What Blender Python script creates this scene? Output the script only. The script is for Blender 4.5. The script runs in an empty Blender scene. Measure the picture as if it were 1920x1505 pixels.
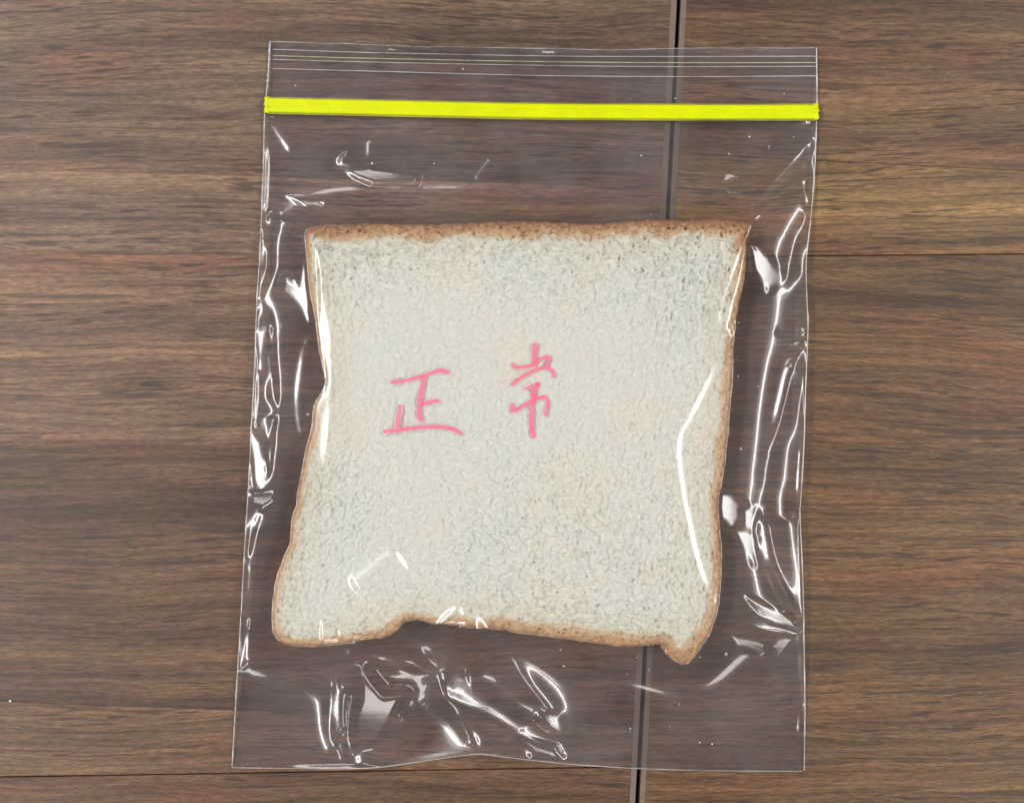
import bpy, math, random
import numpy as np

random.seed(7)
rng = np.random.default_rng(11)
scene = bpy.context.scene
COL = scene.collection

# ------------------------------------------------------------------ camera
# Lengths below are millimetres until a mesh is made (K turns them into metres).
K = 0.001
FPX = 2000.0                    # focal length in photo pixels (photo is 1920 x 1505)
DIST = 300.0                    # camera to the middle of the table, mm
PITCH = math.radians(2.6)       # the phone is tipped a little away from straight down
FWD = np.array([0.0, math.sin(PITCH), -math.cos(PITCH)])
UP = np.array([0.0, math.cos(PITCH), math.sin(PITCH)])
CAMP = -FWD * DIST

cam_data = bpy.data.cameras.new('camera')
cam_data.sensor_fit = 'HORIZONTAL'
cam_data.sensor_width = 36.0
cam_data.lens = 36.0 * FPX / 1920.0
cam_data.clip_start = 0.01
cam_data.clip_end = 50.0
cam = bpy.data.objects.new('camera', cam_data)
cam.location = CAMP * K
cam.rotation_euler = (PITCH, 0, 0)
COL.objects.link(cam)
scene.camera = cam

# ------------------------------------------------------------------ room light
world = bpy.data.worlds.new('World')
scene.world = world
world.use_nodes = True
bg = world.node_tree.nodes['Background']
bg.inputs['Color'].default_value = (1.0, 0.985, 0.97, 1)
bg.inputs['Strength'].default_value = 0.15

# ceiling lights of the room, 2 m above the desks: long rows to both sides, shorter ones behind and in front
# name: (x, y, size x, size y, radiance, colour)
CEIL = 2.0
PANELS = {
    'left':   (-1.45, 0.20, 0.30, 3.2, 24.0, (1.0, 0.985, 0.97)),
    'right':  (1.50, 0.10, 0.26, 2.8, 20.0, (1.0, 0.98, 0.96)),
    'back':   (-0.70, 2.10, 0.60, 0.60, 9.0, (1.0, 0.97, 0.94)),
    'front':  (-0.35, -1.95, 0.80, 0.40, 12.0, (1.0, 0.95, 0.89)),
    'corner': (1.45, -1.60, 0.60, 0.60, 10.0, (1.0, 0.95, 0.89)),
}
WASH = {   # wide dim lamps added behind each row, standing in for ceiling glow, softening highlights
    'left wash':  (-1.55, 0.20, 1.0, 3.4, 2.2, (1.0, 0.985, 0.97)),
    'right wash': (1.60, 0.10, 0.9, 3.0, 1.6, (1.0, 0.98, 0.96)),
}
for nm, (lx, ly, sx, sy, rad, c) in (*PANELS.items(), *WASH.items()):
    ld = bpy.data.lights.new('ceiling_light', 'AREA')
    ld.shape = 'RECTANGLE'
    ld.size, ld.size_y = sx, sy
    ld.energy = math.pi * sx * sy * rad
    ld.color = c
    lo = bpy.data.objects.new('ceiling_light', ld)
    lo.location = (lx, ly, CEIL + (0.05 if nm in WASH else 0.0))
    COL.objects.link(lo)

# ------------------------------------------------------------------ exposure
scene.view_settings.view_transform = 'Standard'
scene.view_settings.look = 'None'
scene.view_settings.exposure = -0.25
scene.view_settings.gamma = 1.0
scene.view_settings.use_curve_mapping = False
scene.cycles.max_bounces = 8
scene.cycles.transparent_max_bounces = 24
scene.cycles.use_denoising = True
scene.cycles.denoiser = 'OPENIMAGEDENOISE'
scene.cycles.denoising_input_passes = 'RGB_ALBEDO_NORMAL'
scene.cycles.denoising_prefilter = 'ACCURATE'

# ------------------------------------------------------------------ helpers
def P(px, py, z=0.0):
    """photo pixel -> point (mm) on the level z above the table"""
    px = np.asarray(px, float); py = np.asarray(py, float); z = np.asarray(z, float)
    a = (px - 960.0) / FPX
    b = -(py - 752.5) / FPX
    dx = a
    dy = FWD[1] + b * UP[1]
    dz = FWD[2] + b * UP[2]
    t = (z - CAMP[2]) / dz
    return CAMP[0] + t * dx, CAMP[1] + t * dy


def fft_noise(shape, ly, lx, seed):
    """smooth random field, feature size ly / lx in cells, unit deviation"""
    r = np.random.default_rng(seed)
    f = np.fft.rfft2(r.standard_normal(shape))
    ky = np.fft.fftfreq(shape[0])[:, None]
    kx = np.fft.rfftfreq(shape[1])[None, :]
    f *= np.exp(-2 * (math.pi ** 2) * ((ky * ly) ** 2 + (kx * lx) ** 2))
    n = np.fft.irfft2(f, shape)
    return (n - n.mean()) / n.std()


def catmull(pts, step, closed=False):
    """resample a polyline smoothly, points about `step` apart"""
    p = np.asarray(pts, float)
    n = len(p)
    out = []
    segs = n if closed else n - 1
    for i in range(segs):
        if closed:
            p0, p1, p2, p3 = p[(i - 1) % n], p[i], p[(i + 1) % n], p[(i + 2) % n]
        else:
            p0, p1, p2, p3 = p[max(i - 1, 0)], p[i], p[i + 1], p[min(i + 2, n - 1)]
        m = max(1, int(np.linalg.norm((p2 - p1)[:2]) / step))
        for k in range(m):
            t = k / m
            out.append(0.5 * ((2 * p1) + (-p0 + p2) * t + (2 * p0 - 5 * p1 + 4 * p2 - p3) * t * t
                              + (-p0 + 3 * p1 - 3 * p2 + p3) * t ** 3))
    if not closed:
        out.append(p[-1])
    return np.array(out)


def make_mesh(name, verts_mm, faces, mat, parent=None, smooth=True, attrs=None):
    v = np.asarray(verts_mm, np.float32) * K
    me = bpy.data.meshes.new(name)
    f = np.asarray(faces, np.int32)
    nf, k = f.shape
    me.vertices.add(len(v)); me.vertices.foreach_set('co', v.ravel())
    me.loops.add(nf * k); me.loops.foreach_set('vertex_index', f.ravel())
    me.polygons.add(nf)
    me.polygons.foreach_set('loop_start', np.arange(0, nf * k, k, dtype=np.int32))
    me.polygons.foreach_set('use_smooth', np.full(nf, smooth))
    me.update(calc_edges=True)
    me.validate()
    for an, arr in (attrs or {}).items():
        a = me.attributes.new(an, 'FLOAT', 'POINT')
        a.data.foreach_set('value', np.asarray(arr, np.float32))
    me.materials.append(mat)
    o = bpy.data.objects.new(name, me)
    COL.objects.link(o)
    if parent is not None:
        o.parent = parent
    return o


def tag(o, label=None, category=None, group=None, kind=None):
    if label: o['label'] = label
    if category: o['category'] = category
    if group: o['group'] = group
    if kind: o['kind'] = kind
    return o


def sweep(name, path, radii, mat, parent, seg=8, squash=1.0):
    """tube along path (N,3) with radius per point"""
    path = np.asarray(path, float)
    n = len(path)
    radii = np.broadcast_to(np.asarray(radii, float), (n,))
    tan = np.gradient(path, axis=0)
    tan /= np.linalg.norm(tan, axis=1, keepdims=True) + 1e-9
    side = np.cross(tan, [0, 0, 1.0]); side /= np.linalg.norm(side, axis=1, keepdims=True) + 1e-9
    up = np.cross(side, tan)
    V = []
    for j in range(seg):
        a = 2 * math.pi * j / seg
        V.append(path + radii[:, None] * (math.cos(a) * side + squash * math.sin(a) * up))
    V = np.stack(V, 1).reshape(-1, 3)
    F = []
    for i in range(n - 1):
        for j in range(seg):
            k = (j + 1) % seg
            F.append((i * seg + j, (i + 1) * seg + j, (i + 1) * seg + k, i * seg + k))
    return make_mesh(name, V, F, mat, parent)


# ------------------------------------------------------------------ materials
class NT:
    def __init__(self, name):
        self.m = bpy.data.materials.new(name)
        self.m.use_nodes = True
        self.t = self.m.node_tree
        self.t.nodes.clear()
        self.out = self.t.nodes.new('ShaderNodeOutputMaterial')

    def n(self, typ, **kw):
        nd = self.t.nodes.new(typ)
        for k, v in kw.items():
            setattr(nd, k, v)
        return nd

    def link(self, a, b):
        self.t.links.new(a, b)

    def put(self, sock, v):
        if isinstance(v, bpy.types.NodeSocket):
            self.link(v, sock)
        else:
            sock.default_value = v

    def math(self, op, a, b=0.0, c=0.0, clamp=False):
        nd = self.n('ShaderNodeMath', operation=op, use_clamp=clamp)
        for i, v in enumerate((a, b, c)):
            self.put(nd.inputs[i], v)
        return nd.outputs[0]

    def vmath(self, op, a, b=(0, 0, 0)):
        nd = self.n('ShaderNodeVectorMath', operation=op)
        self.put(nd.inputs[0], a); self.put(nd.inputs[1], b)
        return nd.outputs['Value'] if op == 'DOT_PRODUCT' else nd.outputs[0]

    def noise(self, vec, scale=1.0, detail=2.0, rough=0.5, dist=0.0):
        nd = self.n('ShaderNodeTexNoise')
        self.put(nd.inputs['Vector'], vec)
        nd.inputs['Scale'].default_value = scale
        nd.inputs['Detail'].default_value = detail
        nd.inputs['Roughness'].default_value = rough
        nd.inputs['Distortion'].default_value = dist
        return nd.outputs['Fac']

    def ramp(self, fac, stops, interp='LINEAR'):
        nd = self.n('ShaderNodeValToRGB')
        nd.color_ramp.interpolation = interp
        e = nd.color_ramp.elements
        while len(e) < len(stops):
            e.new(0.5)
        for el, (p, c) in zip(e, stops):
            el.position = p
            el.color = (c, c, c, 1) if isinstance(c, (int, float)) else (*c, 1)
        self.link(fac, nd.inputs['Fac'])
        return nd.outputs['Color']

    def mix(self, fac, a, b, blend='MIX'):
        nd = self.n('ShaderNodeMix', data_type='RGBA', blend_type=blend)
        self.put(nd.inputs['Factor'], fac)
        for s, v in ((nd.inputs['A'], a), (nd.inputs['B'], b)):
            self.put(s, (*v, 1) if isinstance(v, tuple) and len(v) == 3 else v)
        return nd.outputs['Result']


def mat_wood():
    t = NT('walnut_laminate')
    co = t.n('ShaderNodeTexCoord').outputs['Object']
    oi = t.n('ShaderNodeObjectInfo')
    off = t.vmath('SCALE', (3.1, 1.7, 0.0)); off.node.inputs['Scale'].default_value = 1.0
    t.link(oi.outputs['Random'], off.node.inputs['Scale'])
    base = t.vmath('ADD', co, off)
    # the figure wanders slightly across the board
    wob = t.noise(t.vmath('MULTIPLY', base, (7.0, 16.0, 1.0)), 1.0, 2.0)
    sep = t.n('ShaderNodeSeparateXYZ'); t.link(base, sep.inputs[0])
    yy = t.math('ADD', sep.outputs['Y'], t.math('MULTIPLY', t.math('SUBTRACT', wob, 0.5), 0.014))
    cmb = t.n('ShaderNodeCombineXYZ')
    t.link(sep.outputs['X'], cmb.inputs['X']); t.link(yy, cmb.inputs['Y'])
    v = cmb.outputs[0]
    S = lambda x, y: t.vmath('MULTIPLY', v, (x, y, 1.0))
    broad = t.noise(S(2.6, 52.0), 1.0, 3.0, 0.58)
    patch = t.noise(S(14.0, 60.0), 1.0, 2.0, 0.5)
    fibre = t.noise(S(26.0, 560.0), 1.0, 4.0, 0.62)
    fine = t.noise(S(300.0, 1700.0), 1.0, 3.0, 0.7)
    dash = t.noise(S(85.0, 1250.0), 1.0, 1.0, 0.5)
    line = t.noise(S(16.0, 420.0), 1.0, 2.0, 0.5)
    where = t.noise(S(18.0, 130.0), 1.0, 2.0, 0.5)

    tone = t.ramp(broad, [(0.30, (0.50, 0.46, 0.48)), (0.42, (0.82, 0.77, 0.76)), (0.55, (1.10, 1.03, 0.94)), (0.68, (1.50, 1.38, 1.18))])
    red = t.ramp(patch, [(0.36, (0.95, 1.01, 0.93)), (0.46, (0.98, 1.0, 1.02)), (0.55, (1.0, 1.0, 1.0)), (0.66, (1.12, 0.95, 0.91))])
    c = t.mix(1.0, oi.outputs['Color'], tone, 'MULTIPLY')
    c = t.mix(1.0, c, red, 'MULTIPLY')
    c = t.mix(1.0, c, (1.02, 0.99, 0.92), 'MULTIPLY')
    fr = t.ramp(fibre, [(0.28, 0.52), (0.5, 1.0), (0.72, 1.48)])
    c = t.mix(1.0, c, fr, 'MULTIPLY')
    fn = t.ramp(fine, [(0.25, 0.46), (0.5, 1.0), (0.75, 1.62)])
    c = t.mix(1.0, c, fn, 'MULTIPLY')
    dk = t.math('MULTIPLY', t.ramp(dash, [(0.55, 0.0), (0.63, 1.0)]), t.ramp(where, [(0.38, 0.15), (0.60, 1.0)]))
    ln = t.math('MULTIPLY', t.ramp(line, [(0.60, 0.0), (0.67, 1.0)]), 0.62)
    dark = t.math('MAXIMUM', t.math('MULTIPLY', dk, 0.80), ln, clamp=True)
    c = t.mix(dark, c, (0.036, 0.021, 0.016))
    p = t.n('ShaderNodeBsdfPrincipled')
    t.link(c, p.inputs['Base Color'])
    t.link(t.math('ADD', 0.40, t.math('MULTIPLY', fibre, 0.16)), p.inputs['Roughness'])
    p.inputs['Specular IOR Level'].default_value = 0.38
    b = t.n('ShaderNodeBump')
    b.inputs['Strength'].default_value = 0.35
    b.inputs['Distance'].default_value = 0.00012
    h = t.math('SUBTRACT', t.math('MULTIPLY', fine, 0.6), dark)
    t.link(h, b.inputs['Height'])
    t.link(b.outputs[0], p.inputs['Normal'])
    t.link(p.outputs[0], t.out.inputs['Surface'])
    return t.m


def mat_plain(name, col, rough=0.5, var=0.12, scale=300.0, spec=0.5):
    t = NT(name)
    co = t.n('ShaderNodeTexCoord').outputs['Object']
    nz = t.noise(co, scale, 3.0, 0.6)
    c = t.mix(1.0, col, t.ramp(nz, [(0.3, 1 - var), (0.7, 1 + var)]), 'MULTIPLY')
    p = t.n('ShaderNodeBsdfPrincipled')
    t.link(c, p.inputs['Base Color'])
    p.inputs['Roughness'].default_value = rough
    p.inputs['Specular IOR Level'].default_value = spec
    t.link(p.outputs[0], t.out.inputs['Surface'])
    return t.m


def mat_film(name, f0=0.075, haze=0.016, clear=(0.895, 0.875, 0.89), rough=0.10, bump=0.0, tint=(0.9, 0.9, 0.92)):
    """thin clear plastic sheet: mirror-like sheen, a little milkiness, the rest goes straight through"""
    t = NT(name)
    geo = t.n('ShaderNodeNewGeometry')
    cosv = t.math('ABSOLUTE', t.vmath('DOT_PRODUCT', geo.outputs['Incoming'], geo.outputs['Normal']))
    sch = t.math('POWER', t.math('SUBTRACT', 1.0, cosv, clamp=True), 5.0)
    fac = t.math('ADD', f0, t.math('MULTIPLY', sch, 1.0 - f0), clamp=True)
    tr = t.n('ShaderNodeBsdfTransparent'); tr.inputs['Color'].default_value = (*clear, 1)
    gl = t.n('ShaderNodeBsdfGlossy'); gl.inputs['Roughness'].default_value = rough
    gl.inputs['Color'].default_value = (1, 1, 1, 1)
    g2 = t.n('ShaderNodeBsdfGlossy'); g2.inputs['Roughness'].default_value = rough * 2.6
    gm = t.n('ShaderNodeMixShader'); gm.inputs[0].default_value = 0.40
    t.link(gl.outputs[0], gm.inputs[1]); t.link(g2.outputs[0], gm.inputs[2])
    df = t.n('ShaderNodeBsdfDiffuse'); df.inputs['Color'].default_value = (*tint, 1)
    co = t.n('ShaderNodeTexCoord').outputs['Object']
    smear = t.noise(co, 45.0, 4.0, 0.6)
    hz = t.math('MULTIPLY', t.ramp(smear, [(0.3, 0.25), (0.7, 1.75)]), haze)
    if bump:
        b = t.n('ShaderNodeBump')
        b.inputs['Strength'].default_value = 1.0
        b.inputs['Distance'].default_value = bump
        t.link(t.noise(co, 110.0, 2.0, 0.5), b.inputs['Height'])
        t.link(b.outputs[0], gl.inputs['Normal'])
    m1 = t.n('ShaderNodeMixShader')
    t.link(hz, m1.inputs[0]); t.link(tr.outputs[0], m1.inputs[1]); t.link(df.outputs[0], m1.inputs[2])
    m2 = t.n('ShaderNodeMixShader')
    t.link(fac, m2.inputs[0]); t.link(m1.outputs[0], m2.inputs[1]); t.link(gm.outputs[0], m2.inputs[2])
    t.link(m2.outputs[0], t.out.inputs['Surface'])
    return t.m


def mat_bread():
    t = NT('bread')
    at = t.n('ShaderNodeAttribute', attribute_name='brown').outputs['Fac']
    co = t.n('ShaderNodeTexCoord').outputs['Object']
    n1 = t.noise(co, 900.0, 3.0, 0.65)
    n2 = t.noise(co, 60.0, 3.0, 0.6)
    n3 = t.noise(co, 800.0, 3.0, 0.7)
    crumb = t.ramp(n2, [(0.34, (0.690, 0.735, 0.645)), (0.52, (0.705, 0.735, 0.640)), (0.66, (0.730, 0.722, 0.622))])
    crumb = t.mix(1.0, crumb, t.ramp(n1, [(0.3, 0.92), (0.7, 1.07)]), 'MULTIPLY')
    amt = t.math('ADD', at, t.math('MULTIPLY', t.math('SUBTRACT', n3, 0.5), t.math('MULTIPLY', at, 1.5)), clamp=True)
    baked = t.ramp(amt, [(0.0, (0.66, 0.60, 0.44)), (0.35, (0.63, 0.48, 0.30)), (0.65, (0.53, 0.335, 0.175)), (1.0, (0.36, 0.18, 0.088))])
    c = t.mix(t.ramp(amt, [(0.0, 0.0), (0.30, 1.0)]), crumb, baked)
    p = t.n('ShaderNodeBsdfPrincipled')
    t.link(c, p.inputs['Base Color'])
    p.inputs['Roughness'].default_value = 0.85
    p.inputs['Specular IOR Level'].default_value = 0.2
    b = t.n('ShaderNodeBump')
    b.inputs['Strength'].default_value = 0.5
    b.inputs['Distance'].default_value = 0.0004
    t.link(n1, b.inputs['Height']); t.link(b.outputs[0], p.inputs['Normal'])
    t.link(p.outputs[0], t.out.inputs['Surface'])
    return t.m


def mat_ink():
    """translucent marker ink on the film"""
    t = NT('pink_marker_ink')
    co = t.n('ShaderNodeTexCoord').outputs['Object']
    nz = t.noise(co, 900.0, 3.0, 0.6)
    p = t.n('ShaderNodeBsdfPrincipled')
    p.inputs['Base Color'].default_value = (0.86, 0.19, 0.31, 1)
    p.inputs['Roughness'].default_value = 0.35
    tr = t.n('ShaderNodeBsdfTransparent'); tr.inputs['Color'].default_value = (1.0, 0.55, 0.66, 1)
    m = t.n('ShaderNodeMixShader')
    t.link(t.math('MULTIPLY', t.ramp(nz, [(0.3, 0.8), (0.7, 1.15)]), 0.72), m.inputs[0])
    t.link(tr.outputs[0], m.inputs[1]); t.link(p.outputs[0], m.inputs[2])
    t.link(m.outputs[0], t.out.inputs['Surface'])
    return t.m


WOOD = mat_wood()
BAND = mat_plain('edge_band_plastic', (0.165, 0.116, 0.092), 0.45, 0.10, 500.0)
CORE = mat_plain('chipboard_core', (0.09, 0.06, 0.045), 0.8, 0.3, 400.0)
DARK = mat_plain('added_bar_dark', (0.02, 0.02, 0.02), 0.6)  # near-black, for the light-blocking bar added under the joint
FILM = mat_film('clear_film', bump=0.00002)
FILMB = mat_film('clear_film_back', f0=0.065, haze=0.028, bump=0.00004, rough=0.10)
SEAM = mat_film('welded_film', f0=0.14, haze=0.26, rough=0.12)
RIB = mat_film('film_rib', f0=0.14, haze=0.34, rough=0.15, tint=(0.9, 0.9, 0.88))
RIBY = mat_film('yellowish_film_rib', f0=0.14, haze=0.42, rough=0.15, tint=(0.8, 0.8, 0.45))
YEL = mat_plain('yellow_plastic', (0.59, 0.66, 0.0), 0.30, 0.06, 200.0, 0.3)
OLIVE = mat_film('olive_flange_film', f0=0.08, haze=0.45, tint=(0.42, 0.42, 0.05), rough=0.2)
INK = mat_ink()
BREAD = mat_bread()

# ------------------------------------------------------------------ desk tops
# Two laminate desk tops meet in an open joint; each is a core, printed planks and an edge band.
GAPL = [((1270.0, 0), (1191.5, 1505)), ((1277.0, 0), (1199.0, 1505))]     # edges of the open joint


def joint(side, py):
    (x0, y0), (x1, y1) = GAPL[side]
    return x0 + (x1 - x0) * (py - y0) / (y1 - y0)


def prism(name, px_poly, z0, z1, mat, parent, bevel=0.0, world_pts=None):
    pts = np.array([P(x, y, 0.0) for x, y in px_poly]) if world_pts is None else np.asarray(world_pts)
    n = len(pts)
    area = 0.5 * np.sum(pts[:, 0] * np.roll(pts[:, 1], -1) - pts[:, 1] * np.roll(pts[:, 0], -1))
    if area < 0:
        pts = pts[::-1]
    c = pts.mean(0)
    me = bpy.data.meshes.new(name)
    vs = [(*p, z0) for p in pts] + [(*p, z1) for p in pts]
    fs = [tuple(range(n))[::-1], tuple(range(n, 2 * n))] + [(i, (i + 1) % n, n + (i + 1) % n, n + i) for i in range(n)]
    me.from_pydata([(x * K, y * K, z * K) for x, y, z in vs], [], fs)
    me.materials.append(mat)
    if bevel:
        import bmesh
        bm = bmesh.new(); bm.from_mesh(me)
        top = [e for e in bm.edges if all(v.co.z > (z1 - 0.01) * K for v in e.verts)]
        bmesh.ops.bevel(bm, geom=top, offset=bevel * K, segments=3, affect='EDGES', profile=0.5)
        bm.to_mesh(me); bm.free()
    o = bpy.data.objects.new(name, me)
    COL.objects.link(o)
    if parent is not None:
        o.parent = parent
    return o


def desk(side, cuts, tints, label):
    """cuts: list of ((x0,y0),(x1,y1), gap_mm) lines in the photo, top to bottom"""
    far = -2600.0 if side == 0 else 4500.0
    inner = (lambda y: joint(0, y) - 11.5) if side == 0 else (lambda y: joint(1, y) + 10.5)
    edge = (lambda y: joint(side, y))
    YT, YB = -2300.0, 3800.0
    root = bpy.data.objects.new('desk_top', None)
    COL.objects.link(root)
    tag(root, label, 'desk top', kind='structure')
    prism('core', [(far, YT), (inner(YT), YT), (inner(YB), YB), (far, YB)], -26.0, -0.9, CORE, root)
    # planks
    def line_at(c, x):
        (x0, y0), (x1, y1), g = c
        return y0 + (y1 - y0) * (x - x0) / (x1 - x0)
    def hit(c):
        x = inner(700.0)
        for _ in range(6):
            x = inner(line_at(c, x))
        return x, line_at(c, x)
    prev_far, prev_in, prev_gap = (far, YT), (inner(YT), YT), 0.0
    for i, tint in enumerate(tints):
        if i < len(cuts):
            nf = (far, line_at(cuts[i], far)); ni = hit(cuts[i]); g = cuts[i][2]
        else:
            nf, ni, g = (far, YB), (inner(YB), YB), 0.0
        d0, d1 = prev_gap / 0.3, g / 0.3
        poly = [(prev_far[0], prev_far[1] + d0), (prev_in[0], prev_in[1] + d0), (ni[0], ni[1] - d1), (nf[0], nf[1] - d1)]
        o = prism('plank', poly, -0.9, 0.0, WOOD, root, bevel=0.25 if max(prev_gap, g) > 0.1 else 0.0)
        o.color = (*tint, 1)
        prev_far, prev_in, prev_gap = nf, ni, g
    # edge band: rounded strip along the joint
    y0, y1 = YT, YB
    a0 = np.array(P(inner(y0), y0)); a1 = np.array(P(inner(y1), y1))
    b0 = np.array(P(edge(y0), y0)); b1 = np.array(P(edge(y1), y1))
    wid = np.linalg.norm(b0 - a0)
    prof = [(0.015, -0.03), (0.06, 0.0), (0.70, 0.0), (0.82, -0.02), (0.91, -0.09), (0.97, -0.22), (1.0, -0.45), (1.0, -26.0), (0.02, -26.0)]
    V, F = [], []
    for (s0, s1) in ((a0, b0), (a1, b1)):
        for u, z in prof:
            q = s0 + (s1 - s0) * u
            V.append((q[0], q[1], z))
    m = len(prof)
    for j in range(m):
        k = (j + 1) % m
        F.append((j, k, m + k, m + j) if side == 1 else (j, m + j, m + k, k))
    make_mesh('edge_band', V, F, BAND, root, smooth=False)
    return root


def srgb(r, g, b, k=1.0):
    f = lambda c: ((c / 255.0 + 0.055) / 1.055) ** 2.4 if c > 10 else c / 255 / 12.92
    return (f(r) * k, f(g) * k, f(b) * k)


WK = 0.84
desk(0, [((0, 318), (1240, 352), 0.01), ((0, 470), (480, 478), 0.01), ((0, 826), (480, 838), 0.01),
         ((0, 1314), (430, 1330), 0.01), ((0, 1456), (1190, 1437), 0.20)],
     [srgb(108, 89, 77, WK), srgb(123, 102, 88, WK), srgb(114, 91, 78, WK), srgb(96, 74, 60, WK), srgb(110, 86, 68, WK), srgb(100, 77, 61, WK)],
     'left desk top of banded brown walnut laminate under most of the bag')
desk(1, [((1270, 288), (1920, 320), 0.01), ((1500, 480), (1920, 476), 0.22)],
     [srgb(107, 84, 66, WK), srgb(127, 102, 73, WK), srgb(107, 83, 61, WK)],
     'right desk top of brown walnut laminate beside the open joint')
# dark bar added below the open joint to block light and keep it black
fr = prism('added_joint_bar', [(1120, -2200), (1420, -2200), (1320, 3700), (1040, 3700)], -70.0, -40.0, DARK, None)
tag(fr, 'dark bar added under the joint of the two desk tops to keep it black', 'added bar', kind='structure')

# ------------------------------------------------------------------ bread slice
ZB = 10.0
BREAD_PX = [  # x, y, crust width (px)
    (569, 432, 16), (577, 426, 20), (592, 423, 23), (654, 420, 25), (716, 419, 24), (790, 420, 24), (860, 418, 24), (930, 415, 26), (1000, 414, 27),
    (1060, 417, 26), (1121, 418, 26), (1180, 414, 25), (1242, 412, 25), (1300, 412, 24), (1362, 411, 22), (1400, 415, 20), (1411, 421, 18), (1404, 440, 18),
    (1400, 490, 20), (1397, 530, 20), (1387, 567, 19), (1380, 617, 18), (1375, 652, 17), (1376, 680, 16), (1373, 739, 16), (1370, 770, 15),
    (1366, 820, 16), (1362, 861, 15), (1357, 890, 15), (1352, 925, 15), (1349, 963, 16), (1352, 998, 17), (1354, 1040, 18), (1354, 1069, 18),
    (1351, 1116, 19), (1344, 1148, 22), (1332, 1187, 26), (1312, 1219, 32), (1290, 1246, 36), (1277, 1248, 38), (1261, 1238, 36), (1246, 1226, 30),
    (1247, 1211, 16), (1198, 1212, 19), (1160, 1212, 20), (1101, 1204, 21), (1040, 1196, 20), (980, 1188, 18), (933, 1181, 17), (873, 1175, 16),
    (813, 1170, 14), (780, 1163, 13), (760, 1167, 14), (735, 1190, 18), (699, 1198, 17), (643, 1208, 16), (600, 1212, 15), (560, 1213, 15),
    (536, 1210, 18), (521, 1202, 18), (510, 1183, 16), (508, 1150, 13), (509, 1127, 12), (517, 1085, 12), (531, 1041, 12), (542, 1019, 11),
    (544, 993, 10), (548, 962, 10), (555, 948, 10), (557, 923, 10), (565, 879, 11), (572, 842, 12), (576, 825, 13), (582, 803, 13),
    (585, 774, 12), (591, 747, 10), (606, 729, 5), (608, 700, 5), (603, 687, 8), (597, 657, 8), (593, 624, 8), (587, 594, 8),
    (581, 558, 8), (576, 526, 8), (574, 496, 8), (570, 447, 10)]
bp = catmull([(*P(x, y, ZB - 0.8), w * 0.15) for x, y, w in BREAD_PX], 1.6, closed=True)
r_ = np.random.default_rng(3)
bp[:, :2] += r_.normal(0, 0.10, (len(bp), 2))


def sdf(X, Y, poly, chunk=20000):
    """signed distance (inside > 0), nearest point, nearest segment index and its parameter"""
    A = poly[:, :2]; B = np.roll(A, -1, 0)
    D = B - A; L2 = (D ** 2).sum(1) + 1e-12
    q = np.stack([X.ravel(), Y.ravel()], 1)
    d = np.empty(len(q)); idx = np.empty(len(q), int); tt = np.empty(len(q)); near = np.empty((len(q), 2)); ins = np.zeros(len(q), bool)
    for s in range(0, len(q), chunk):
        w = q[s:s + chunk]
        rel = w[:, None, :] - A[None]
        t = np.clip((rel * D[None]).sum(2) / L2, 0, 1)
        nx = A[None] + t[..., None] * D[None]
        dd = ((w[:, None, :] - nx) ** 2).sum(2)
        i = dd.argmin(1); r = np.arange(len(w))
        d[s:s + chunk] = np.sqrt(dd[r, i]); idx[s:s + chunk] = i; tt[s:s + chunk] = t[r, i]; near[s:s + chunk] = nx[r, i]
        cond = (A[None, :, 1] > w[:, 1:2]) != (B[None, :, 1] > w[:, 1:2])
        xi = A[None, :, 0] + (w[:, 1:2] - A[None, :, 1]) * D[None, :, 0] / (D[None, :, 1] + 1e-12)
        ins[s:s + chunk] = (cond & (w[:, 0:1] < xi)).sum(1) % 2 == 1
    return np.where(ins, d, -d).reshape(X.shape), near, idx, tt


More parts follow.
